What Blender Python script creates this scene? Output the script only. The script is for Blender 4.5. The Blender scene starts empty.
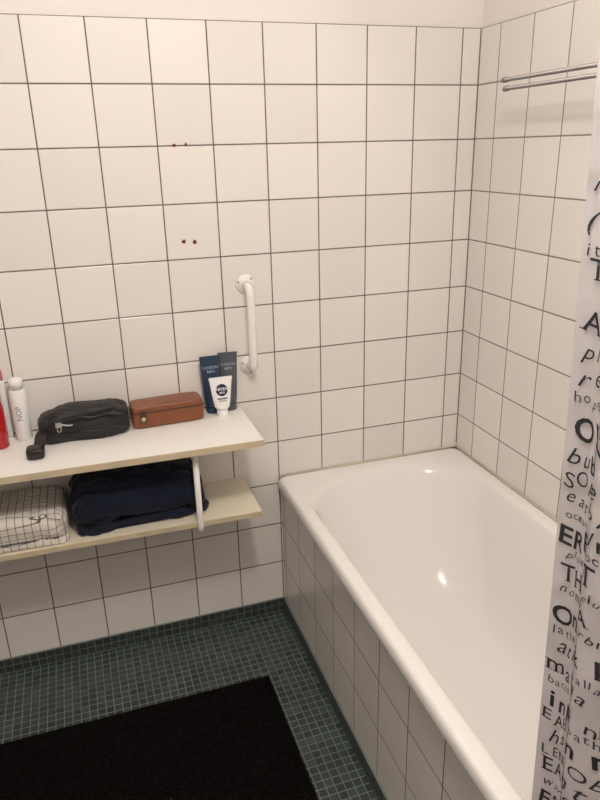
import bpy, bmesh, math, random
import numpy as np
from mathutils import Vector, Matrix, noise
random.seed(7)
S=bpy.context.scene
C=bpy.context.collection
try:
    S.view_settings.view_transform='Standard'
    S.view_settings.look='None'
except Exception: pass

# ------------------------------------------------------------ node helpers
def newmat(name):
    m=bpy.data.materials.new(name); m.use_nodes=True
    nt=m.node_tree; b=nt.nodes.get('Principled BSDF')
    return m,nt,b
def mth(nt,op,a,b=None,c=None):
    n=nt.nodes.new('ShaderNodeMath'); n.operation=op
    for i,v in enumerate((a,b,c)):
        if v is None: continue
        if isinstance(v,(int,float)): n.inputs[i].default_value=v
        else: nt.links.new(v,n.inputs[i])
    return n.outputs[0]
def mrange(nt,v,a,b,c=0.,d=1.,smooth=False):
    n=nt.nodes.new('ShaderNodeMapRange'); nt.links.new(v,n.inputs[0])
    if smooth: n.interpolation_type='SMOOTHSTEP'
    for i,x in zip((1,2,3,4),(a,b,c,d)): n.inputs[i].default_value=x
    return n.outputs[0]
def mixc(nt,f,a,b):
    n=nt.nodes.new('ShaderNodeMix'); n.data_type='RGBA'
    if isinstance(f,(int,float)): n.inputs[0].default_value=f
    else: nt.links.new(f,n.inputs[0])
    for i,v in ((6,a),(7,b)):
        if isinstance(v,tuple): n.inputs[i].default_value=(*v,1) if len(v)==3 else v
        else: nt.links.new(v,n.inputs[i])
    return n.outputs[2]
def sc(c):  # srgb 0-255 -> linear
    return tuple(((x/255)/12.92 if x/255<=0.04045 else ((x/255+0.055)/1.055)**2.4) for x in c)
def simple(name,col,rough=0.5,metal=0.,nscale=None,namt=0.15,bump=0.,bscale=60,coat=0.,sheen=0.,spec=None):
    m,nt,b=newmat(name)
    col=sc(col)
    b.inputs['Roughness'].default_value=rough; b.inputs['Metallic'].default_value=metal
    if coat: b.inputs['Coat Weight'].default_value=coat; b.inputs['Coat Roughness'].default_value=0.08
    if sheen: b.inputs['Sheen Weight'].default_value=sheen
    if spec is not None: b.inputs['Specular IOR Level'].default_value=spec
    tc=nt.nodes.new('ShaderNodeTexCoord')
    n=nt.nodes.new('ShaderNodeTexNoise'); n.inputs['Scale'].default_value=nscale or 12; n.inputs['Detail'].default_value=4
    nt.links.new(tc.outputs['Object'],n.inputs['Vector'])
    a=tuple(max(0,c*(1-namt)) for c in col); bb=tuple(min(1,c*(1+namt)) for c in col)
    nt.links.new(mixc(nt,n.outputs[0],a,bb),b.inputs['Base Color'])
    if bump:
        n2=nt.nodes.new('ShaderNodeTexNoise'); n2.inputs['Scale'].default_value=bscale; n2.inputs['Detail'].default_value=3
        nt.links.new(tc.outputs['Object'],n2.inputs['Vector'])
        bp=nt.nodes.new('ShaderNodeBump'); bp.inputs['Strength'].default_value=bump; bp.inputs['Distance'].default_value=0.002
        nt.links.new(n2.outputs[0],bp.inputs['Height']); nt.links.new(bp.outputs[0],b.inputs['Normal'])
    return m
def tile_mat(name,ua,uoff,va,voff,pitch,gap,tc_,gc_,rough,var=0.03,blotch=0.03,bump=0.6):
    m,nt,b=newmat(name)
    tc=nt.nodes.new('ShaderNodeTexCoord'); sp=nt.nodes.new('ShaderNodeSeparateXYZ')
    nt.links.new(tc.outputs['Object'],sp.inputs[0])
    ds=[];ids=[]
    for ax,off in ((ua,uoff),(va,voff)):
        t=mth(nt,'DIVIDE',mth(nt,'SUBTRACT',sp.outputs[ax],off),pitch)
        fl=mth(nt,'FLOOR',t); fr=mth(nt,'SUBTRACT',t,fl)
        ds.append(mth(nt,'MULTIPLY',mth(nt,'MINIMUM',fr,mth(nt,'SUBTRACT',1.0,fr)),pitch)); ids.append(fl)
    d=mth(nt,'MINIMUM',ds[0],ds[1])
    mask=mrange(nt,d,gap*0.5-0.0003,gap*0.5+0.0005)
    cb=nt.nodes.new('ShaderNodeCombineXYZ'); nt.links.new(ids[0],cb.inputs[0]); nt.links.new(ids[1],cb.inputs[1])
    wn=nt.nodes.new('ShaderNodeTexWhiteNoise'); nt.links.new(cb.outputs[0],wn.inputs['Vector'])
    ns=nt.nodes.new('ShaderNodeTexNoise'); ns.inputs['Scale'].default_value=3.; ns.inputs['Detail'].default_value=3
    nt.links.new(tc.outputs['Object'],ns.inputs['Vector'])
    col=sc(tc_); lo=tuple(c*(1-var) for c in col); hi=tuple(min(1,c*(1+var)) for c in col)
    c1=mixc(nt,wn.outputs[0],lo,hi)
    c2=mixc(nt,mth(nt,'MULTIPLY',ns.outputs[0],blotch*2),c1,tuple(c*0.6 for c in col))
    n3=nt.nodes.new('ShaderNodeTexNoise'); n3.inputs['Scale'].default_value=9; nt.links.new(tc.outputs['Object'],n3.inputs['Vector'])
    g=sc(gc_); gcol=mixc(nt,n3.outputs[0],tuple(c*0.55 for c in g),tuple(min(1,c*1.6) for c in g))
    nt.links.new(mixc(nt,mask,gcol,c2),b.inputs['Base Color'])
    nt.links.new(mrange(nt,mask,0,1,0.85,rough),b.inputs['Roughness'])
    h=mrange(nt,d,gap*0.3,gap*0.5+0.0018,smooth=True)
    nz=nt.nodes.new('ShaderNodeTexNoise'); nz.inputs['Scale'].default_value=7; nz.inputs['Detail'].default_value=1
    nt.links.new(tc.outputs['Object'],nz.inputs['Vector'])
    hh=mth(nt,'ADD',h,mth(nt,'MULTIPLY',nz.outputs[0],0.9))
    bp=nt.nodes.new('ShaderNodeBump'); bp.inputs['Strength'].default_value=bump; bp.inputs['Distance'].default_value=0.0015
    nt.links.new(hh,bp.inputs['Height']); nt.links.new(bp.outputs[0],b.inputs['Normal'])
    return m

# ------------------------------------------------------------ mesh helpers
def mk(name,verts,faces,mats,parent=None,smooth=False,loc=None,midx=None):
    me=bpy.data.meshes.new(name); me.from_pydata([tuple(v) for v in verts],[],faces); 
    if not isinstance(mats,(list,tuple)): mats=[mats]
    for m in mats: me.materials.append(m)
    bm=bmesh.new(); bm.from_mesh(me); bmesh.ops.recalc_face_normals(bm,faces=bm.faces); bm.to_mesh(me); bm.free()
    for i,p in enumerate(me.polygons):
        p.use_smooth=smooth
        if midx: p.material_index=midx[i]
    o=bpy.data.objects.new(name,me); C.objects.link(o)
    if parent: o.parent=parent
    if loc: o.location=loc
    return o
def empty(name,loc,label,cat,rz=0):
    o=bpy.data.objects.new(name,None); o.empty_display_size=0.05; C.objects.link(o); o.location=loc; o.rotation_euler=(0,0,rz)
    o["label"]=label; o["category"]=cat; return o
def tag(o,label,cat): o["label"]=label; o["category"]=cat
def boxes(bl):
    V=[];F=[]
    for a,b in bl:
        n=len(V)
        V+=[(x,y,z) for x in (a[0],b[0]) for y in (a[1],b[1]) for z in (a[2],b[2])]
        F+=[tuple(n+i for i in f) for f in ((0,1,3,2),(4,6,7,5),(0,4,5,1),(2,3,7,6),(0,2,6,4),(1,5,7,3))]
    return V,F
def sweep(pts,rad,n=14,caps=True):
    pts=[Vector(p) for p in pts]; V=[];F=[]
    rads=rad if isinstance(rad,(list,tuple)) else [rad]*len(pts)
    t0=(pts[1]-pts[0]).normalized(); up=Vector((0,0,1)) if abs(t0.z)<0.9 else Vector((1,0,0))
    nrm=t0.cross(up).normalized()
    for i,p in enumerate(pts):
        t=(pts[min(i+1,len(pts)-1)]-pts[max(i-1,0)]).normalized()
        nrm=(nrm-t*nrm.dot(t)).normalized(); bn=t.cross(nrm)
        for k in range(n):
            a=2*math.pi*k/n; V.append(p+(nrm*math.cos(a)+bn*math.sin(a))*rads[i])
    for i in range(len(pts)-1):
        for k in range(n):
            F.append((i*n+k,i*n+(k+1)%n,(i+1)*n+(k+1)%n,(i+1)*n+k))
    if caps: F.append(tuple(range(n-1,-1,-1))); F.append(tuple((len(pts)-1)*n+k for k in range(n)))
    return V,F
def fillet(pts,r,n=8):
    pts=[Vector(p) for p in pts]; out=[pts[0]]
    for i in range(1,len(pts)-1):
        a=(pts[i-1]-pts[i]); b=(pts[i+1]-pts[i]); rr=min(r,a.length*.49,b.length*.49)
        p0=pts[i]+a.normalized()*rr; p2=pts[i]+b.normalized()*rr
        for k in range(n+1):
            s=k/n; out.append(p0*(1-s)**2+pts[i]*2*s*(1-s)+p2*s*s)
    out.append(pts[-1]); return out
def lathe(prof,n=32,axis='z'):
    V=[];F=[]
    for r,z in prof:
        for k in range(n):
            a=2*math.pi*k/n
            if axis=='z': V.append((r*math.cos(a),r*math.sin(a),z))
            elif axis=='y': V.append((r*math.cos(a),z,r*math.sin(a)))
            else: V.append((z,r*math.cos(a),r*math.sin(a)))
    m=len(prof)
    for i in range(m-1):
        for k in range(n): F.append((i*n+k,i*n+(k+1)%n,(i+1)*n+(k+1)%n,(i+1)*n+k))
    F.append(tuple(range(n-1,-1,-1))); F.append(tuple((m-1)*n+k for k in range(n)))
    return V,F
def sgnp(v,e): return math.copysign(abs(v)**e,v)
def superq(sx,sy,sz,e1,e2,nu=64,nv=36,c=(0,0,0),fn=None):
    V=[];F=[]
    for i in range(nv+1):
        ph=-math.pi/2+math.pi*i/nv
        for k in range(nu):
            th=2*math.pi*k/nu
            p=Vector((sx*sgnp(math.cos(ph),e1)*sgnp(math.cos(th),e2),sy*sgnp(math.cos(ph),e1)*sgnp(math.sin(th),e2),sz*sgnp(math.sin(ph),e1)))
            if fn: p=fn(p)
            V.append(p+Vector(c))
    for i in range(nv):
        for k in range(nu): F.append((i*nu+k,i*nu+(k+1)%nu,(i+1)*nu+(k+1)%nu,(i+1)*nu+k))
    return V,F
def join(parts):
    V=[];F=[]
    for v,f in parts:
        n=len(V); V+=list(v); F+=[tuple(n+i for i in ff) for ff in f]
    return V,F
def text_geo(body,size,shear=0.,bold=0.,align='CENTER',sub=0.):
    cu=bpy.data.curves.new('t','FONT'); cu.body=body; cu.size=size; cu.shear=shear; cu.offset=bold; cu.align_x=align; cu.resolution_u=3
    ob=bpy.data.objects.new('t',cu); C.objects.link(ob)
    bpy.context.view_layer.update()
    me=bpy.data.meshes.new_from_object(ob.evaluated_get(bpy.context.evaluated_depsgraph_get()))
    bm=bmesh.new(); bm.from_mesh(me)
    bmesh.ops.triangulate(bm,faces=bm.faces)
    if sub:
        for _ in range(4):
            es=[e for e in bm.edges if e.calc_length()>sub]
            if not es: break
            bmesh.ops.subdivide_edges(bm,edges=es,cuts=1); bmesh.ops.triangulate(bm,faces=bm.faces)
    V=[v.co.copy() for v in bm.verts]; bm.verts.index_update(); F=[tuple(v.index for v in f.verts) for f in bm.faces]
    bm.free(); bpy.data.objects.remove(ob); bpy.data.meshes.remove(me)
    return V,F

# ------------------------------------------------------------ materials
WT=(240,236,231); GR=(98,88,80)
m_tile_b=tile_mat('glazed_tile_back',0,-0.0593,2,1.85,0.15,0.0031,WT,GR,0.14,var=0.035)
m_tile_r=tile_mat('glazed_tile_right',1,-0.10,2,1.85,0.15,0.0031,WT,(126,116,106),0.14,var=0.035)
m_tile_p=tile_mat('glazed_tile_panel',1,-0.03,2,1.85,0.15,0.0031,(233,229,225),GR,0.14,var=0.035)
m_tile_d=tile_mat('glazed_tile_beige',1,-0.10,2,1.85,0.15,0.0031,(214,208,202),GR,0.2)  # for the unseen left and front walls; tone darkened to cut bounced light
MO=(63,75,73); MG=(110,117,114)
m_mos_f=tile_mat('mosaic_floor',0,-0.655,1,0.0,0.0235,0.0021,MO,MG,0.25,var=0.32,blotch=0.15)
m_mos_b=tile_mat('mosaic_back',0,-0.655,2,0.002,0.025,0.0022,(52,63,62),(112,119,116),0.3,var=0.32)
m_mos_p=tile_mat('mosaic_bath',1,0.0,2,0.002,0.025,0.0022,(52,63,62),(112,119,116),0.3,var=0.32)
m_plaster=simple('painted_plaster',(238,233,229),0.7,nscale=4,namt=0.03,bump=0.25,bscale=90)
m_ceiling=simple('ceiling_paint',(233,230,227),0.8,namt=0.02)
m_enamel=simple('bath_enamel',(242,240,237),0.15,nscale=3,namt=0.01,spec=0.25)
m_seal=simple('silicone_sealant',(212,202,184),0.45,namt=0.1)
m_joint=simple('dark_joint',(120,108,98),0.8,nscale=30,namt=0.4)
m_lam=simple('white_laminate',(248,246,241),0.35,nscale=5,namt=0.01)
m_edge=simple('beige_edge_band',(208,193,163),0.5,nscale=18,namt=0.28)
m_lam2=simple('cream_laminate',(234,225,203),0.4,nscale=5,namt=0.03)
m_whitep=simple('white_plastic',(246,243,239),0.25,namt=0.01,coat=0.2)
m_chrome=simple('satin_steel',(156,153,151),0.5,metal=0.8,namt=0.03)
m_black=simple('black_nylon',(26,24,25),0.5,nscale=30,namt=0.2,bump=0.35,bscale=500)
m_blackp=simple('black_plastic',(18,17,17),0.35)
m_zip=simple('zipper_metal',(190,188,186),0.35,metal=0.7)
m_leather=simple('brown_leather',(130,76,47),0.36,nscale=22,namt=0.25,bump=0.3,bscale=220)
m_leathd=simple('dark_leather_trim',(64,38,25),0.5,nscale=25,namt=0.2)
m_brass=simple('brass',(214,190,146),0.3,metal=.8)
m_navyt=simple('navy_tube_plastic',(40,60,86),0.35,namt=0.05)
m_greyt=simple('charcoal_tube_plastic',(84,88,94),0.35,namt=0.05)
m_wtube=simple('white_tube_plastic',(243,243,243),0.3,namt=0.01)
m_lblue=simple('label_navy',(16,28,66),0.4)
m_txtw=simple('print_white',(228,231,233),0.5,namt=0.01)
m_txts=simple('print_pale_blue',(166,178,190),0.5,namt=0.03)
m_txtg=simple('print_grey',(130,130,132),0.5)
m_red=simple('red_plastic',(180,20,30),0.22,namt=0.08,coat=0.3)
m_pink=simple('pink_plastic',(200,120,116),0.3)
m_denim=simple('navy_cotton',(27,33,49),0.9,nscale=40,namt=0.3,bump=0.5,bscale=350,sheen=0.1,spec=0.15)
m_rug=simple('black_pile',(18,16,16),1.0,nscale=70,namt=0.7,bump=1.0,bscale=220,spec=0.05)
m_rust=simple('rust_brown',(150,92,66),0.7,nscale=200,namt=0.4)
m_hole=simple('dark_hole',(80,32,24),0.9)
m_print=simple('black_print',(46,46,52),0.7,namt=0.15)

# checked tea towel
m_check,nt,b=newmat('checked_cotton')
tcn=nt.nodes.new('ShaderNodeTexCoord'); sp=nt.nodes.new('ShaderNodeSeparateXYZ'); nt.links.new(tcn.outputs['Object'],sp.inputs[0])
nzz=nt.nodes.new('ShaderNodeTexNoise'); nzz.inputs['Scale'].default_value=5; nt.links.new(tcn.outputs['Object'],nzz.inputs['Vector'])
wob=mth(nt,'MULTIPLY',nzz.outputs[0],0.006)
def line(sock,p,w):
    t=mth(nt,'DIVIDE',mth(nt,'ADD',sock,wob),p); fr=mth(nt,'FRACT',t)
    return mth(nt,'LESS_THAN',fr,w)
u=sp.outputs[0]; vv=mth(nt,'SUBTRACT',sp.outputs[2],sp.outputs[1])
mk_=mth(nt,'MAXIMUM',line(u,0.020,0.085),line(vv,0.020,0.085))
nt.links.new(mixc(nt,mk_,sc((222,216,206)),sc((96,93,93))),b.inputs['Base Color']); b.inputs['Roughness'].default_value=0.9
# curtain fabric
m_curt,nt,b=newmat('curtain_polyester')
b.inputs['Base Color'].default_value=(*sc((212,209,212)),1); b.inputs['Roughness'].default_value=0.6
tr=nt.nodes.new('ShaderNodeBsdfTranslucent'); tr.inputs[0].default_value=(*sc((222,218,219)),1)
mx=nt.nodes.new('ShaderNodeMixShader'); mx.inputs[0].default_value=0.3
out=nt.nodes['Material Output']; nt.links.new(b.outputs[0],mx.inputs[1]); nt.links.new(tr.outputs[0],mx.inputs[2]); nt.links.new(mx.outputs[0],out.inputs[0])
wv=nt.nodes.new('ShaderNodeTexNoise'); wv.inputs['Scale'].default_value=14; tcn=nt.nodes.new('ShaderNodeTexCoord'); nt.links.new(tcn.outputs['Object'],wv.inputs['Vector'])
bp=nt.nodes.new('ShaderNodeBump'); bp.inputs['Strength'].default_value=0.7; bp.inputs['Distance'].default_value=0.012
nt.links.new(wv.outputs[0],bp.inputs['Height']); nt.links.new(bp.outputs[0],b.inputs['Normal'])

# ------------------------------------------------------------ room shell
XL=-2.3; YF=-2.7; ZC=2.45; ZT=1.85
def struct(o): o["kind"]="structure"; return o
def wall(name,bl,mats,mi):
    V,F=boxes(bl); idx=[mi[i//6] for i in range(len(F))]
    return struct(mk(name,V,F,mats,midx=idx))
wall('wall_back',[((XL,0,0),(0.1,0.1,ZT)),((XL,0.007,ZT),(0.1,0.1,ZC))],[m_tile_b,m_plaster],[0,1])
wall('wall_right',[((0,YF,0),(0.1,0,ZT)),((0.007,YF,ZT),(0.1,0.007,ZC))],[m_tile_r,m_plaster],[0,1])
wall('wall_left',[((XL-0.1,YF,0),(XL,0.1,ZT)),((XL-0.1,YF,ZT),(XL-0.007,0.1,ZC))],[m_tile_d,m_plaster],[0,1])
wall('wall_front',[((XL-0.1,YF-0.1,0),(0.1,YF,ZT)),((XL-0.1,YF-0.1,ZT),(0.1,YF-0.007,ZC))],[m_tile_d,m_plaster],[0,1])
wall('floor',[((XL-0.1,YF-0.1,-0.1),(0.1,0.1,0))],[m_mos_f],[0])
wall('ceiling',[((XL-0.1,YF-0.1,ZC),(0.1,0.1,ZC+0.1))],[m_ceiling],[0])
PX=-0.655
wall('baseboard_back',[((XL,-0.006,0),(PX-0.007,0,0.052))],[m_mos_b],[0])
struct(mk('trim_1',[(-0.0028,0,0.54),(0,-0.0028,0.54),(0,0,0.54),(-0.0028,0,ZT),(0,-0.0028,ZT),(0,0,ZT)],[(0,1,4,3),(1,2,5,4),(2,0,3,5),(0,2,1),(3,4,5)],m_joint))

# ------------------------------------------------------------ bathtub
ZR=0.528
def rr(x0,x1,y0,y1,r,z,rn=10,side=14,r2=None):
    r2=r if r2 is None else r2
    P=[]
    cs=[((x1-r,y1-r),0,r),((x0+r,y1-r),90,r),((x0+r2,y0+r2),180,r2),((x1-r2,y0+r2),270,r2)]
    for i,((cx,cy),a0,q) in enumerate(cs):
        arc=[(cx+q*math.cos(math.radians(a0+90*k/rn)),cy+q*math.sin(math.radians(a0+90*k/rn))) for k in range(rn+1)]
        P+=arc
        (nx,ny),na,nq=cs[(i+1)%4]
        st=(nx+nq*math.cos(math.radians(na)),ny+nq*math.sin(math.radians(na)))
        e=arc[-1]
        for k in range(1,side): P.append((e[0]+(st[0]-e[0])*k/side,e[1]+(st[1]-e[1])*k/side))
    return [(x,y,z) for x,y in P]
x0,x1,y0,y1=-0.670,-0.003,-1.70,-0.003
loops=[rr(x0+.020,x1-.012,y0+.012,y1-.012,.02,ZR-0.042),
 rr(x0+.003,x1,y0,y1,.02,ZR-0.040),
 rr(x0,x1,y0,y1,.022,ZR-0.028),
 rr(x0+.001,x1,y0,y1,.024,ZR-0.013),
 rr(x0+.006,x1-.002,y0+.003,y1-.002,.026,ZR-0.003),
 rr(x0+.016,x1-.010,y0+.012,y1-.010,.03,ZR),
 rr(x0+.040,x1-.040,y0+.05,y1-.045,.12,ZR-0.002,r2=.1),
 rr(x0+.047,x1-.047,y0+.075,y1-.060,.20,ZR-0.007,r2=.13),
 rr(x0+.052,x1-.052,y0+.085,y1-.068,.21,ZR-0.018,r2=.15),
 rr(x0+.058,x1-.058,y0+.095,y1-.078,.215,ZR-0.036,r2=.15),
 rr(x0+.074,x1-.074,y0+.115,y1-.115,.21,ZR-0.10,r2=.15),
 rr(x0+.094,x1-.094,y0+.135,y1-.180,.20,ZR-0.20,r2=.15),
 rr(x0+.116,x1-.116,y0+.155,y1-.250,.18,ZR-0.29,r2=.15),
 rr(x0+.140,x1-.140,y0+.18,y1-.315,.16,ZR-0.345,r2=.15),
 rr(x0+.173,x1-.173,y0+.22,y1-.385,.13,ZR-0.380,r2=.13),
 rr(x0+.218,x1-.218,y0+.30,y1-.48,.09,ZR-0.392,r2=.09),
 rr(x0+.288,x1-.288,y0+.45,y1-.65,.03,ZR-0.396,r2=.03)]
N=len(loops[0]); V=[p for l in loops for p in l]; F=[]
for i in range(len(loops)-1):
    for k in range(N): F.append((i*N+k,i*N+(k+1)%N,(i+1)*N+(k+1)%N,(i+1)*N+k))
F.append(tuple((len(loops)-1)*N+k for k in range(N)))
tub=empty('bathtub',(-0.335,-0.85,0.0),"white enamel bathtub with rolled rim and white tiled panel","bathtub")
L=Vector(tub.location)
tb=mk('basin',[Vector(v)-L for v in V],F,m_enamel,tub,True)
sub=tb.modifiers.new('sub','SUBSURF'); sub.levels=1; sub.render_levels=2
V,F=lathe([(0.0,0.0),(0.026,0.0),(0.028,0.003),(0.018,0.004),(0.016,0.001),(0.0,0.001)],28)
mk('drain',V,F,m_chrome,tub,True,loc=(0,-0.42,ZR-0.3955))
a=sweep([(-0.655,-0.0045,ZR),(-0.007,-0.0045,ZR),(-0.005,-0.007,ZR),(-0.0045,-1.69,ZR)],0.0042,8)
mk('sealant',[Vector(v)-L for v in a[0]],a[1],m_seal,tub,True)
def child_world(o,par):
    o.parent=par; o.matrix_parent_inverse=Matrix.Translation(-Vector(par.location))
V,F=boxes([((PX,-1.70,0.001),(PX+0.05,-0.001,0.488)),((PX+0.05,-1.70,0.001),(-0.002,-1.65,0.488))])
child_world(mk('tiled_panel',V,F,m_tile_p),tub)
V,F=boxes([((PX-0.006,-1.70,0.001),(PX,-0.001,0.052))])
child_world(mk('mosaic_base',V,F,m_mos_p),tub)

# ------------------------------------------------------------ wall shelf
ZS=0.795; ZL=0.545
shelf=empty('wall_shelf',(-1.3,0,ZL-0.02),"white laminate two tier wall shelf with white hanging brackets","shelf")
SL=Vector(shelf.location)
def board(name,z,th,yr,yl,xr,m,yb=-0.001):
    xl=-1.85; e=0.0015
    V=[];
    for zz in (z-th,z):
        V+=[(xl,yb,zz),(xr,yb,zz),(xr,yr,zz),(xl,yl,zz)]
    V=[Vector(v)-SL for v in V]
    mk(name,V,[(0,1,2,3),(7,6,5,4),(0,4,5,1),(1,5,6,2),(2,6,7,3),(3,7,4,0)],m,shelf)
    V=[]
    for zz in (z-th+.0005,z-.0015):
        V+=[(xl,yl-e,zz),(xr+e,yr-e,zz),(xr+e,yb,zz),(xl,yl+e,zz),(xr-e,yr+e,zz),(xr-e,yb,zz)]
    V=[Vector(v)-SL for v in V]
    mk('edge_band',V,[(0,1,7,6),(1,2,8,7),(3,4,10,9),(4,5,11,10),(0,1,4,3),(1,2,5,4),(6,7,10,9),(7,8,11,10)],m_edge,shelf)
board('board',ZS,0.020,-0.292,-0.272,-0.782,m_lam)
board('board',ZL,0.017,-0.235,-0.215,-0.782,m_lam2)
for bx in (-0.965,-1.68):
    pts=fillet([(bx,-0.246,ZS-0.0205),(bx,-0.246,ZL-0.026),(bx,-0.006,ZL-0.026)],0.022)
    V,F=sweep(pts,0.0085,16)
    o=mk('bracket',[Vector(v)-SL for v in V],F,m_whitep,shelf,True)

# ------------------------------------------------------------ grab rail
gx=-0.742; zt_,zb_=1.167,0.920
gr=empty('grab_rail',(gx,0,zb_),"white plastic vertical grab rail screwed to tiles","grab rail")
G=Vector(gr.location)
pts=fillet([(gx,-0.004,zt_),(gx,-0.062,zt_-0.004),(gx,-0.062,zb_+0.004),(gx,-0.004,zb_)],0.036,10)
V,F=sweep(pts,0.0118,20); mk('rail',[Vector(v)-G for v in V],F,m_whitep,gr,True)
for z in (zt_,zb_):
    V,F=lathe([(0.029,0.0),(0.029,-0.002),(0.027,-0.005),(0.018,-0.008),(0.014,-0.014)],32,'y')
    mk('flange',[Vector(v)+Vector((gx,-0.0005,z))-G for v in V],F,m_whitep,gr,True)
    for a in (40,160,280):
        V,F=lathe([(0.003,0.0),(0.003,-0.0012),(0.001,-0.0016)],12,'y')
        mk('screw',[Vector(v)+Vector((gx+0.0225*math.cos(math.radians(a)),-0.0065,z+0.0225*math.sin(math.radians(a))))-G for v in V],F,m_chrome,gr)

# ------------------------------------------------------------ old screw holes
for (x,z,r) in ((-0.916,1.551,0.0050),(-0.884,1.552,0.0042),(-0.910,1.299,0.0062),(-0.880,1.296,0.0060)):
    e=empty('screw_hole',(x,0,z),"rusty old screw hole in white tile","screw hole"); e["group"]="rusty screw holes in the tiles"
    V,F=lathe([(r,0.004),(r,-0.0006),(r*0.7,-0.0010)],20,'y')
    V=[Vector((v[0]*(1+0.8*noise.noise(Vector((v[0]*300+x*50,v[2]*300,z*9)))),v[1],v[2]*(1+0.8*noise.noise(Vector((v[2]*300,v[0]*300+x*70,z)))))) for v in V]
    mk('rust_ring',V,F,m_rust,e)
    V,F=lathe([(r*0.55,0.003),(r*0.55,-0.0014)],12,'y'); mk('plug',V,F,m_hole,e)

# ------------------------------------------------------------ towel rail on right wall
tr_=empty('towel_rail',(0,-0.74,1.65),"steel towel holder with two slim rods on tiled wall","towel rail")
T=Vector(tr_.location)
for (x,z,ya) in ((-0.10,1.688,-0.274),(-0.102,1.667,-0.285)):
    pts=[(x,ya,z),(x,ya-0.003,z),(x,ya-0.006,z),(x,ya-0.02,z),(x,ya-0.0201,z),(x,-0.74,z)]
    V,F=sweep(pts,[0.003,0.0060,0.0070,0.0070,0.0052,0.0052],16)
    mk('rod',[Vector(v)-T for v in V],F,m_chrome,tr_,True)
V,F=boxes([((-0.012,-0.775,1.63),(-0.0005,-0.725,1.73)),((-0.112,-0.752,1.656),(-0.012,-0.738,1.70))])
mk('wall_plate',[Vector(v)-T for v in V],F,m_chrome,tr_)

# ------------------------------------------------------------ black toiletry bag
bag=empty('toiletry_bag',(-1.238,-0.074,ZS),"slouchy black nylon toiletry bag with metal zipper pull on shelf","toiletry bag",rz=0.0)
def bagf(p):
    s=1-0.10*max(0,p.z/0.048)
    q=Vector((p.x,p.y*s,p.z))
    n=noise.noise(Vector((p.x*14,p.y*18,p.z*22)))*0.009
    cr=abs(noise.noise(Vector((p.x*20+p.z*18,p.y*14,p.z*30+3))))
    n-=max(0,0.15-cr)*0.024
    n+=noise.noise(Vector((p.x*60,p.y*60,p.z*70+3)))*0.001
    d=Vector((p.x*0.1,p.y,p.z)); d.normalize()
    q+=d*n
    if p.z>0:
        q.z-=0.018*max(0,(-p.x-0.060))/0.06 + 0.006*max(0,(p.x-0.08))/0.03
    return q
V,F=superq(0.121,0.048,0.047,0.34,0.34,160,80,(0,0,0.045),bagf)
V=[Vector((v.x,v.y,max(v.z,0.0005))) for v in V]
mk('body',V,F,m_black,bag,True)
zp=[(-0.10+0.205*i/20,-0.048+0.001*math.sin(i),0.069+0.003*math.sin(i*0.9)-0.012*max(0,(6-i)/6)) for i in range(21)]
V,F=sweep(zp,0.0038,8); mk('zipper',V,F,m_blackp,bag,True)
V,F=boxes([((-0.075,-0.0575,0.052),(-0.059,-0.0535,0.066))])
V,F=join([(V,F),sweep([(-0.060,-0.057,0.060),(-0.050,-0.0575,0.057),(-0.040,-0.058,0.055),(-0.032,-0.0585,0.056)],0.0022,8),
 sweep([(-0.07,-0.0585,0.054),(-0.072,-0.059,0.044),(-0.067,-0.059,0.039),(-0.062,-0.059,0.044),(-0.062,-0.0585,0.054)],0.0014,8)])
mk('zipper_pull',V,F,m_zip,bag)
V,F=sweep([(-0.113+0.226*i/24,-0.0500+0.003*abs(i-12)/12,0.028+0.002*math.sin(i*.7)) for i in range(25)],0.0022,8); mk('seam',V,F,m_blackp,bag,True)
def strap(path,w,t):
    V=[];F=[]
    for i,p in enumerate(path):
        p=Vector(p); a=Vector(path[min(i+1,len(path)-1)])-Vector(path[max(i-1,0)]); a.normalize()
        s=a.cross(Vector((0.1,-0.1,1))).normalized(); n=a.cross(s).normalized()
        for (c,d) in ((-1,-1),(1,-1),(1,1),(-1,1)): V.append(p+s*w*c+n*t*d)
    for i in range(len(path)-1):
        for k in range(4): F.append((4*i+k,4*i+(k+1)%4,4*i+4+(k+1)%4,4*i+4+k))
    F+= [(3,2,1,0),tuple(4*(len(path)-1)+k for k in range(4))]
    return V,F
path=fillet([(-0.098,-0.03,0.042),(-0.116,-0.052,0.036),(-0.120,-0.078,0.020),(-0.126,-0.100,0.014)],0.02,5)
V,F=strap(path,0.014,0.0035); mk('strap',V,F,m_black,bag)
V,F=superq(0.023,0.024,0.015,0.45,0.5,28,16,(-0.130,-0.112,0.0155)); mk('buckle',V,F,m_blackp,bag,True)

# ------------------------------------------------------------ brown leather case
case=empty('leather_case',(-1.008,-0.052,ZS),"stiff tan brown leather case with flap and snap tab on shelf","leather case",rz=0.05)
def casef(p):
    return p+Vector((0,0,1))*0.002*noise.noise(p*30)
V,F=superq(0.103,0.041,0.033,0.21,0.15,96,48,(0,0,0.034),casef); mk('body',V,F,m_leather,case,True)
def ringpath(sx,sy,z,e,n=60):
    return [(sx*sgnp(math.cos(2*math.pi*k/n),e),sy*sgnp(math.sin(2*math.pi*k/n),e),z) for k in range(n+1)]
V,F=sweep(ringpath(0.1030,0.0412,0.048,0.15),0.0020,6,False); mk('flap_seam',V,F,m_leathd,case,True)
V,F=boxes([((-0.083,-0.0440,0.020),(-0.064,-0.0400,0.054))]); mk('snap_tab',V,F,m_leathd,case)
V,F=lathe([(0.0070,0),(0.0064,-0.0015),(0.002,-0.0030)],16,'y'); mk('snap_button',[Vector(v)+Vector((-0.0735,-0.0440,0.030)) for v in V],F,m_brass,case,True)

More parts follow.
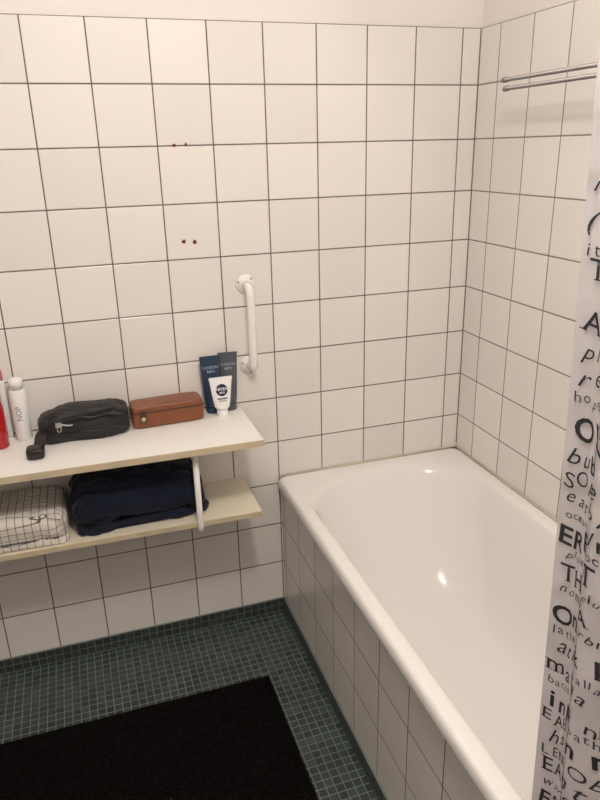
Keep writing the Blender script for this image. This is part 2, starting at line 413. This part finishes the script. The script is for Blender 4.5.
# ------------------------------------------------------------ tubes
def tube(name,loc,label,h,caph,capr,aw,rb,mbody,mcap,rz,texts,disc=None,band=None):
    e=empty(name,loc,label,"cosmetic tube",rz=rz)
    V,F=lathe([(capr*0.96,0.0),(capr,0.002),(capr,caph-0.002),(capr*0.95,caph)],32); mk('cap',V,F,mcap,e,True)
    def ab(s):
        t=s**1.25
        a=rb+(aw-rb)*s**0.7; bb=rb*(1-t)+0.0012*t
        return a,bb
    rows=26;n=40;V=[];F=[]
    z0=caph; 
    V+=[(capr*0.8*math.cos(2*math.pi*k/n),capr*0.8*math.sin(2*math.pi*k/n),z0) for k in range(n)]
    for i in range(rows+1):
        s=i/rows; a,bb=ab(s); z=z0+0.004+(h-z0-0.004)*s
        V+=[(a*math.cos(2*math.pi*k/n),bb*math.sin(2*math.pi*k/n),z) for k in range(n)]
    for i in range(rows+1):
        for k in range(n): F.append((i*n+k,i*n+(k+1)%n,(i+1)*n+(k+1)%n,(i+1)*n+k))
    F.append(tuple(range(n-1,-1,-1))); F.append(tuple((rows+1)*n+k for k in range(n)))
    mk('tube_body',V,F,mbody,e,True)
    V,F=boxes([((-aw*1.005,-0.002,h-0.008),(aw*1.005,0.002,h+0.001))]); mk('crimp',V,F,mbody,e)
    def surf(x,z,off):
        s=min(1,max(0,(z-z0-0.004)/(h-z0-0.004))); a,bb=ab(s)
        q=max(0.0,1-(x/a)**2)
        return Vector((x,-bb*math.sqrt(q)-off,z))
    if disc:
        cz,r,m=disc; V=[surf(0,cz,0.0006)];F=[];n=36
        for j in range(1,5):
            for k in range(n): V.append(surf(r*j/4*math.cos(2*math.pi*k/n),cz+r*j/4*math.sin(2*math.pi*k/n),0.0006))
        for k in range(n): F.append((0,1+k,1+(k+1)%n))
        for j in range(3):
            for k in range(n): F.append((1+j*n+k,1+(j+1)*n+k,1+(j+1)*n+(k+1)%n,1+j*n+(k+1)%n))
        mk('label_badge',V,F,m,e)
    if band:
        z0b,z1b,hw,m=band; n=14; V=[];F=[]
        for zz in (z0b,z1b): V+=[surf(-hw+2*hw*k/n,zz,0.0006) for k in range(n+1)]
        F=[(k,k+1,n+2+k,n+1+k) for k in range(n)]
        mk('label_band',V,F,m,e)
    for (txt,size,z,m,bold) in texts:
        tv,tf=text_geo(txt,size,bold=bold,sub=0.004)
        mk('printed_text',[surf(v.x,z+v.y,0.0013) for v in tv],tf,m,e)
    return e
tube('cosmetic_tube',(-0.868,-0.032,ZS),"tall navy blue tube with pale print beside grey tube",0.174,0.020,0.020,0.030,0.020,m_navyt,m_navyt,0.0,
 [("LUXEON",0.0115,0.138,m_txts,0.0001),("MEN",0.0110,0.126,m_txts,0.0001)])
tube('cosmetic_tube',(-0.813,-0.026,ZS),"tall charcoal grey tube with pale print beside navy tube",0.178,0.020,0.020,0.029,0.020,m_greyt,m_greyt,-0.1,
 [("LUXEON",0.0115,0.140,m_txts,0.0001),("MEN",0.0110,0.128,m_txts,0.0001),("FACE",0.007,0.085,m_txts,0)])
tube('cosmetic_tube',(-0.848,-0.076,ZS),"small white face cream tube with round navy emblem",0.120,0.024,0.0165,0.034,0.021,m_wtube,m_wtube,0.0,
 [("NIVEA",0.0120,0.083,m_txtw,0.0003),("MEN",0.008,0.074,m_txtw,0.0001),("SENSITIVE",0.0055,0.051,m_lblue,0.0001)],disc=(0.084,0.0175,m_lblue),band=(0.0575,0.0610,0.015,m_lblue))

# ------------------------------------------------------------ bottles at the end
bt=empty('deodorant_can',(-1.402,-0.038,ZS),"white cylindrical can with slim cap and vertical grey text","can")
V,F=lathe([(0.0205,0),(0.0217,0.003),(0.0217,0.138),(0.0185,0.146)],40); mk('body',V,F,m_wtube,bt,True)
V,F=lathe([(0.0180,0.146),(0.0180,0.168),(0.0165,0.174),(0.012,0.177),(0.003,0.178)],40); mk('cap',V,F,m_wtube,bt,True)
tv,tf=text_geo("NOP",0.020,align='CENTER',sub=0.004)
pp=[]
for v in tv:
    xx=-v.y+0.004; zz=0.08+v.x
    pp.append(Vector((xx,-math.sqrt(max(0,0.0221**2-xx*xx)),zz)))
o=mk('printed_text',pp,tf,m_txtg,bt); 
rb_=empty('shampoo_bottle',(-1.464,-0.078,ZS),"red plastic bottle with red cap standing beside white can","bottle")
V,F=lathe([(0.0225,0),(0.025,0.004),(0.025,0.112),(0.021,0.130),(0.012,0.14)],36); mk('body',V,F,m_red,rb_,True)
V,F=lathe([(0.0125,0.140),(0.0125,0.160),(0.010,0.166)],28); mk('cap',V,F,m_red,rb_,True)
pk=empty('spray_bottle',(-1.440,-0.014,ZS),"slim white bottle with pink cap behind white can","bottle")
V,F=lathe([(0.006,0),(0.008,0.003),(0.008,0.160),(0.006,0.168)],24); mk('body',V,F,m_wtube,pk,True)
V,F=lathe([(0.006,0.168),(0.006,0.193),(0.004,0.198)],24); mk('cap',V,F,m_pink,pk,True)

# ------------------------------------------------------------ cloths on lower tier
def folded(name,loc,label,cat,w,d,layers,mat,amp,seed,rz=0,jit=0.008,e2=0.22,crease=0.,e1=0.55,shrink=0.):
    z=0.0; parts=[]
    random.seed(seed)
    for i,th in enumerate(layers):
        ox=random.uniform(-jit,jit); oy=random.uniform(-jit,jit); ww=w*random.uniform(0.97,1.02)*(1-shrink*i); dd=d*random.uniform(0.95,1.02)
        def fn(p,i=i,th=th,ww=ww):
            a=noise.noise(Vector((p.x*8,p.y*10,i*3.1+seed)))*amp
            b=noise.noise(Vector((p.x*26,p.y*30,i*5.3+seed)))*amp*0.4
            c=abs(noise.noise(Vector((p.x*9+p.y*7,p.y*8-p.x*4,i*2.3+seed+p.z*12))))
            c2=abs(noise.noise(Vector((p.x*17-p.y*9,p.y*12+p.x*6,i*4.3+seed+p.z*22))))
            c=-max(0,0.15-c)*crease-max(0,0.12-c2)*crease*0.6
            e=abs(p.x)/(ww/2)
            q=Vector(p); q.z+= (a+b+c)*(1 if i else (0.2+0.8*(p.z>0)))-0.12*th*e**4
            q.y+=noise.noise(Vector((p.x*12,i*7.7+seed,p.z*30)))*amp*1.1-c*1.2*(1 if p.y<0 else 0)
            q.x+=noise.noise(Vector((p.y*14,i*2.7+seed,p.z*30)))*amp*1.1
            return q
        parts.append(superq(ww/2,dd/2,th/2*1.12,e1,e2,200,50,(ox,oy,z+th/2),fn)); z+=th
    V,F=join(parts)
    V=[Vector((v.x,v.y,max(v.z,0.0006))) for v in V]
    o=mk(name,V,F,mat,None,True,loc=loc); tag(o,label,cat); o.rotation_euler=(0,0,rz); return o
folded('folded_towel',(-1.463,-0.118,ZL),"white towel with thin dark check, folded on lower tier","towel",0.30,0.20,[0.024,0.068],m_check,0.005,3,jit=0.004,crease=0.03,e1=0.32,e2=0.18)
folded('folded_clothing',(-1.120,-0.112,ZL),"dark navy cotton clothing loosely folded beside checked towel","clothing",0.365,0.20,[0.034,0.108],m_denim,0.014,23,0.02,jit=0.006,e2=0.25,crease=0.08,e1=0.42,shrink=0.0)

# ------------------------------------------------------------ bath mat
nx,ny=230,195; X0,X1,Y0,Y1=-1.72,-0.802,-1.08,-0.302
V=[];F=[]
for j in range(ny+1):
    for i in range(nx+1):
        x=X0+(X1-X0)*i/nx; y=Y0+(Y1-Y0)*j/ny
        ed=min(i,nx-i,j,ny-j)
        h=0.016*(1-math.exp(-ed/1.0)) if ed>0 else 0.001
        if ed>0: h+=random.uniform(-1,1)*(0.0010 if ed<3 else 0.003)+0.002*noise.noise(Vector((x*20,y*20,0)))
        if ed<3:
            x+=random.uniform(-.0008,.0008); y+=random.uniform(-.0008,.0008)
        V.append((x-(X0+X1)/2,y-(Y0+Y1)/2,max(h,0.001)))
for j in range(ny):
    for i in range(nx): a=j*(nx+1)+i; F.append((a,a+1,a+nx+2,a+nx+1))
o=mk('bath_mat',V,F,m_rug,None,False,loc=((X0+X1)/2,(Y0+Y1)/2,0.0)); tag(o,"black shaggy rectangular bath mat on mosaic floor","bath mat")

# ------------------------------------------------------------ shower curtain
CX=-0.715; ztop=2.14; zbot=0.16
UL=0.54
def cpos(u,z):
    k=max(-0.05,(1.99-z)/(1.99-zbot))
    yE=-1.345-0.092*k
    fl=0.70+0.55*k
    ph=u*2*math.pi/0.110
    y=yE-u*0.76-0.003*math.sin(2*ph)
    x=CX-0.004+0.0140*fl*math.sin(ph-1.45+0.5*k+0.4*math.sin(3*k))+0.008*math.sin(ph*0.43+3*k+1)
    return Vector((x,y,z))
def cnorm(u,z):
    e=0.002; a=cpos(u+e,z)-cpos(u-e,z); b=cpos(u,z+e)-cpos(u,z-e)
    n=a.cross(b).normalized()
    return n if n.x<0 else -n
cur=empty('shower_curtain',(CX,-1.57,zbot),"white shower curtain printed with scattered black letters","shower curtain")
CL=Vector(cur.location)
nu=170; nv=66
V=[];F=[]
for j in range(nv+1):
    for i in range(nu+1): V.append(cpos(UL*i/nu,zbot+(ztop-zbot)*j/nv)-CL)
for j in range(nv):
    for i in range(nu): a=j*(nu+1)+i; F.append((a,a+1,a+nu+2,a+nu+1))
midx=[0]*len(F)
SER={'A':([.06,.94],[]),'E':([.10],[.10]),'H':([.12,.88],[.12,.88]),'K':([.12,.92],[.12,.88]),'R':([.12,.92],[.12]),'T':([.5],[]),'I':([.5],[.5]),
 'N':([.12],[.12,.88]),'M':([.08,.92],[.08,.92]),'B':([.08],[.08]),'W':([],[.04,.5,.96]),'P':([.12],[.12]),'L':([.12],[.12]),'D':([.08],[.08]),
 'n':([.12,.86],[.12]),'h':([.12,.86],[.12]),'r':([.2],[.2]),'m':([.08,.5,.92],[.08]),'i':([.5],[]),'l':([.5],[.5]),'u':([.9],[.12,.86]),'p':([.15],[.15])}
cache={}
def glyph(ch,style):
    if (ch,style) in cache: return cache[(ch,style)]
    tv,tf=text_geo(ch,1.0,shear=0.35 if style==2 else 0.,bold={0:-0.004,1:0.018,2:-0.002,3:0.004}[style],align='LEFT',sub=0.22)
    tv=list(tv)
    x0_=min(v.x for v in tv); x1_=max(v.x for v in tv); y1_=max(v.y for v in tv)
    w=x1_-x0_
    if style==3 and ch in SER:
        bs,ts=SER[ch]
        for fr,yy in [(f,0.0) for f in bs if ch!='p']+[(f,y1_-0.035) for f in ts]:
            cx=x0_+w*fr; n=len(tv)
            hw=0.115
            for k in range(5): tv+=[Vector((cx-hw+2*hw*k/4,yy,0)),Vector((cx-hw+2*hw*k/4,yy+0.038,0))]
            for k in range(4): a=n+2*k; tf.append((a,a+2,a+3,a+1))
    tv=[Vector((v.x-x0_,v.y,0)) for v in tv]
    cache[(ch,style)]=(tv,tf,w); return cache[(ch,style)]
random.seed(5)
rows=[(1.640,.030,0,"lamer"),(1.600,.026,2,"sea"),(1.553,.034,3,"Kiss"),(1.520,.030,2,"sabon"),(1.490,.024,2,"ijsje"),(1.458,.032,2,"(care)"),(1.432,.020,0,"it mine"),(1.405,.032,3,"TOURS"),
(1.356,.034,3,"ATOLL"),(1.328,.026,2,"plage"),(1.298,.032,2,"relief"),(1.277,.018,0,"hope"),(1.240,.040,1,"OWNER"),(1.208,.030,2,"bubble"),(1.180,.028,0,"SOAP"),(1.158,.024,2,"early"),(1.141,.015,0,"ocean"),
(1.110,.034,1,"ERBAT"),(1.092,.015,2,"pluie de"),(1.062,.033,3,"THSEA"),(1.045,.018,2,"nombre"),(1.008,.036,1,"Onsilk"),(0.988,.018,0,"lather"),(0.962,.032,2,"athena"),(0.932,.032,3,"mathin"),(0.915,.016,0,"baths"),
(0.884,.036,1,"inRain"),(0.860,.024,3,"EABOE"),(0.834,.032,2,"hsbent"),(0.812,.022,0,"LENTO"),(0.784,.032,3,"EABON"),(0.764,.020,2,"waves"),(0.736,.032,1,"ESOAP"),(0.712,.024,3,"relax"),(0.695,.016,0,"mornings"),
(0.662,.036,0,"WERB"),(0.632,.030,2,"bath"),(0.598,.034,0,"MATCH"),(0.562,.032,3,"inRush"),(0.525,.036,0,"LEBO"),(0.490,.030,2,"sheets"),(0.445,.038,3,"BEACH")]
for (z,s,st,txt) in rows:
    uu0=0.003+random.uniform(0,0.010); tt=txt+" "+txt[::-1]+txt+txt+txt
    for ci,ch in enumerate(tt):
        if ch==' ': uu0+=s*0.3; continue
        sty=st if (ci<2 or random.random()<0.5) else random.choice([0,1,2,3])
        sk=s*(1.0 if ci<3 else random.choice([.85,.95,1.1]))*0.95; dz=random.uniform(-.12,.12)*s
        tv,tf,w=glyph(ch,sty)
        if uu0+w*sk>UL-0.01: break
        base=len(V); rot=random.uniform(-.18,.18)
        for v in tv:
            vx=v.x*math.cos(rot)-v.y*math.sin(rot)*0.6; vy=v.y*math.cos(rot)+v.x*math.sin(rot)
            uu=max(0.001,uu0+vx*sk); zz=z+dz+vy*sk-0.16*uu
            V.append(cpos(uu,zz)+cnorm(uu,zz)*0.0014-CL)
        for f in tf: F.append(tuple(base+i for i in f)); midx.append(1)
        uu0+=w*sk+s*random.uniform(.06,.24)
me=bpy.data.meshes.new('fabric'); me.from_pydata([tuple(v) for v in V],[],F); me.materials.append(m_curt); me.materials.append(m_print)
for i,p in enumerate(me.polygons): p.use_smooth=True; p.material_index=midx[i]
o=bpy.data.objects.new('fabric',me); C.objects.link(o); o.parent=cur
ZROD=2.17
for i in range(6):
    p=cpos(0.02+0.10*i,ztop); V,F=sweep([(CX+0.0165*math.cos(a),p.y,ZROD-0.006+0.0205*math.sin(a)) for a in [2*math.pi*k/24 for k in range(25)]],0.0018,6,False)
    mk('ring',[Vector(v)-CL for v in V],F,m_whitep,cur,True)
rod=empty('curtain_rod',(CX,-1.35,ZROD),"white shower curtain rod spanning between walls","curtain rod")
V,F=sweep([(CX,0.004,ZROD),(CX,YF-0.004,ZROD)],0.011,16); mk('rod',[Vector(v)-Vector(rod.location) for v in V],F,m_whitep,rod,True)

# ------------------------------------------------------------ lights
def light(name,typ,loc,e,col,**k):
    l=bpy.data.lights.new(name,typ); l.energy=e; l.color=col
    for a,v in k.items(): setattr(l,a,v)
    o=bpy.data.objects.new(name,l); C.objects.link(o); o.location=loc; return o
light('ceiling_lamp','POINT',(-0.94,-1.46,2.30),40,(1.0,0.915,0.843),shadow_soft_size=0.09)
w=bpy.data.worlds.new('world'); S.world=w; w.use_nodes=True
w.node_tree.nodes['Background'].inputs[0].default_value=(1,0.93,0.9,1); w.node_tree.nodes['Background'].inputs[1].default_value=0.05

# ------------------------------------------------------------ camera
yaw,pitch,roll,fpx=0.3126,0.3533,-0.0249,682.9184
cy,sy=math.cos(yaw),math.sin(yaw)
fwd=Vector((sy*math.cos(pitch),cy*math.cos(pitch),-math.sin(pitch))); r=Vector((cy,-sy,0)); u=r.cross(fwd)
c,s=math.cos(roll),math.sin(roll); r2=c*r+s*u; u2=-s*r+c*u
cam=bpy.data.cameras.new('camera'); co=bpy.data.objects.new('camera',cam); C.objects.link(co)
M=Matrix((( r2.x,u2.x,-fwd.x,-1.2105),(r2.y,u2.y,-fwd.y,-1.948),(r2.z,u2.z,-fwd.z,1.5365),(0,0,0,1)))
co.matrix_world=M; cam.sensor_fit='VERTICAL'; cam.sensor_height=36; cam.lens=fpx*36/800; cam.clip_start=0.02
S.camera=co
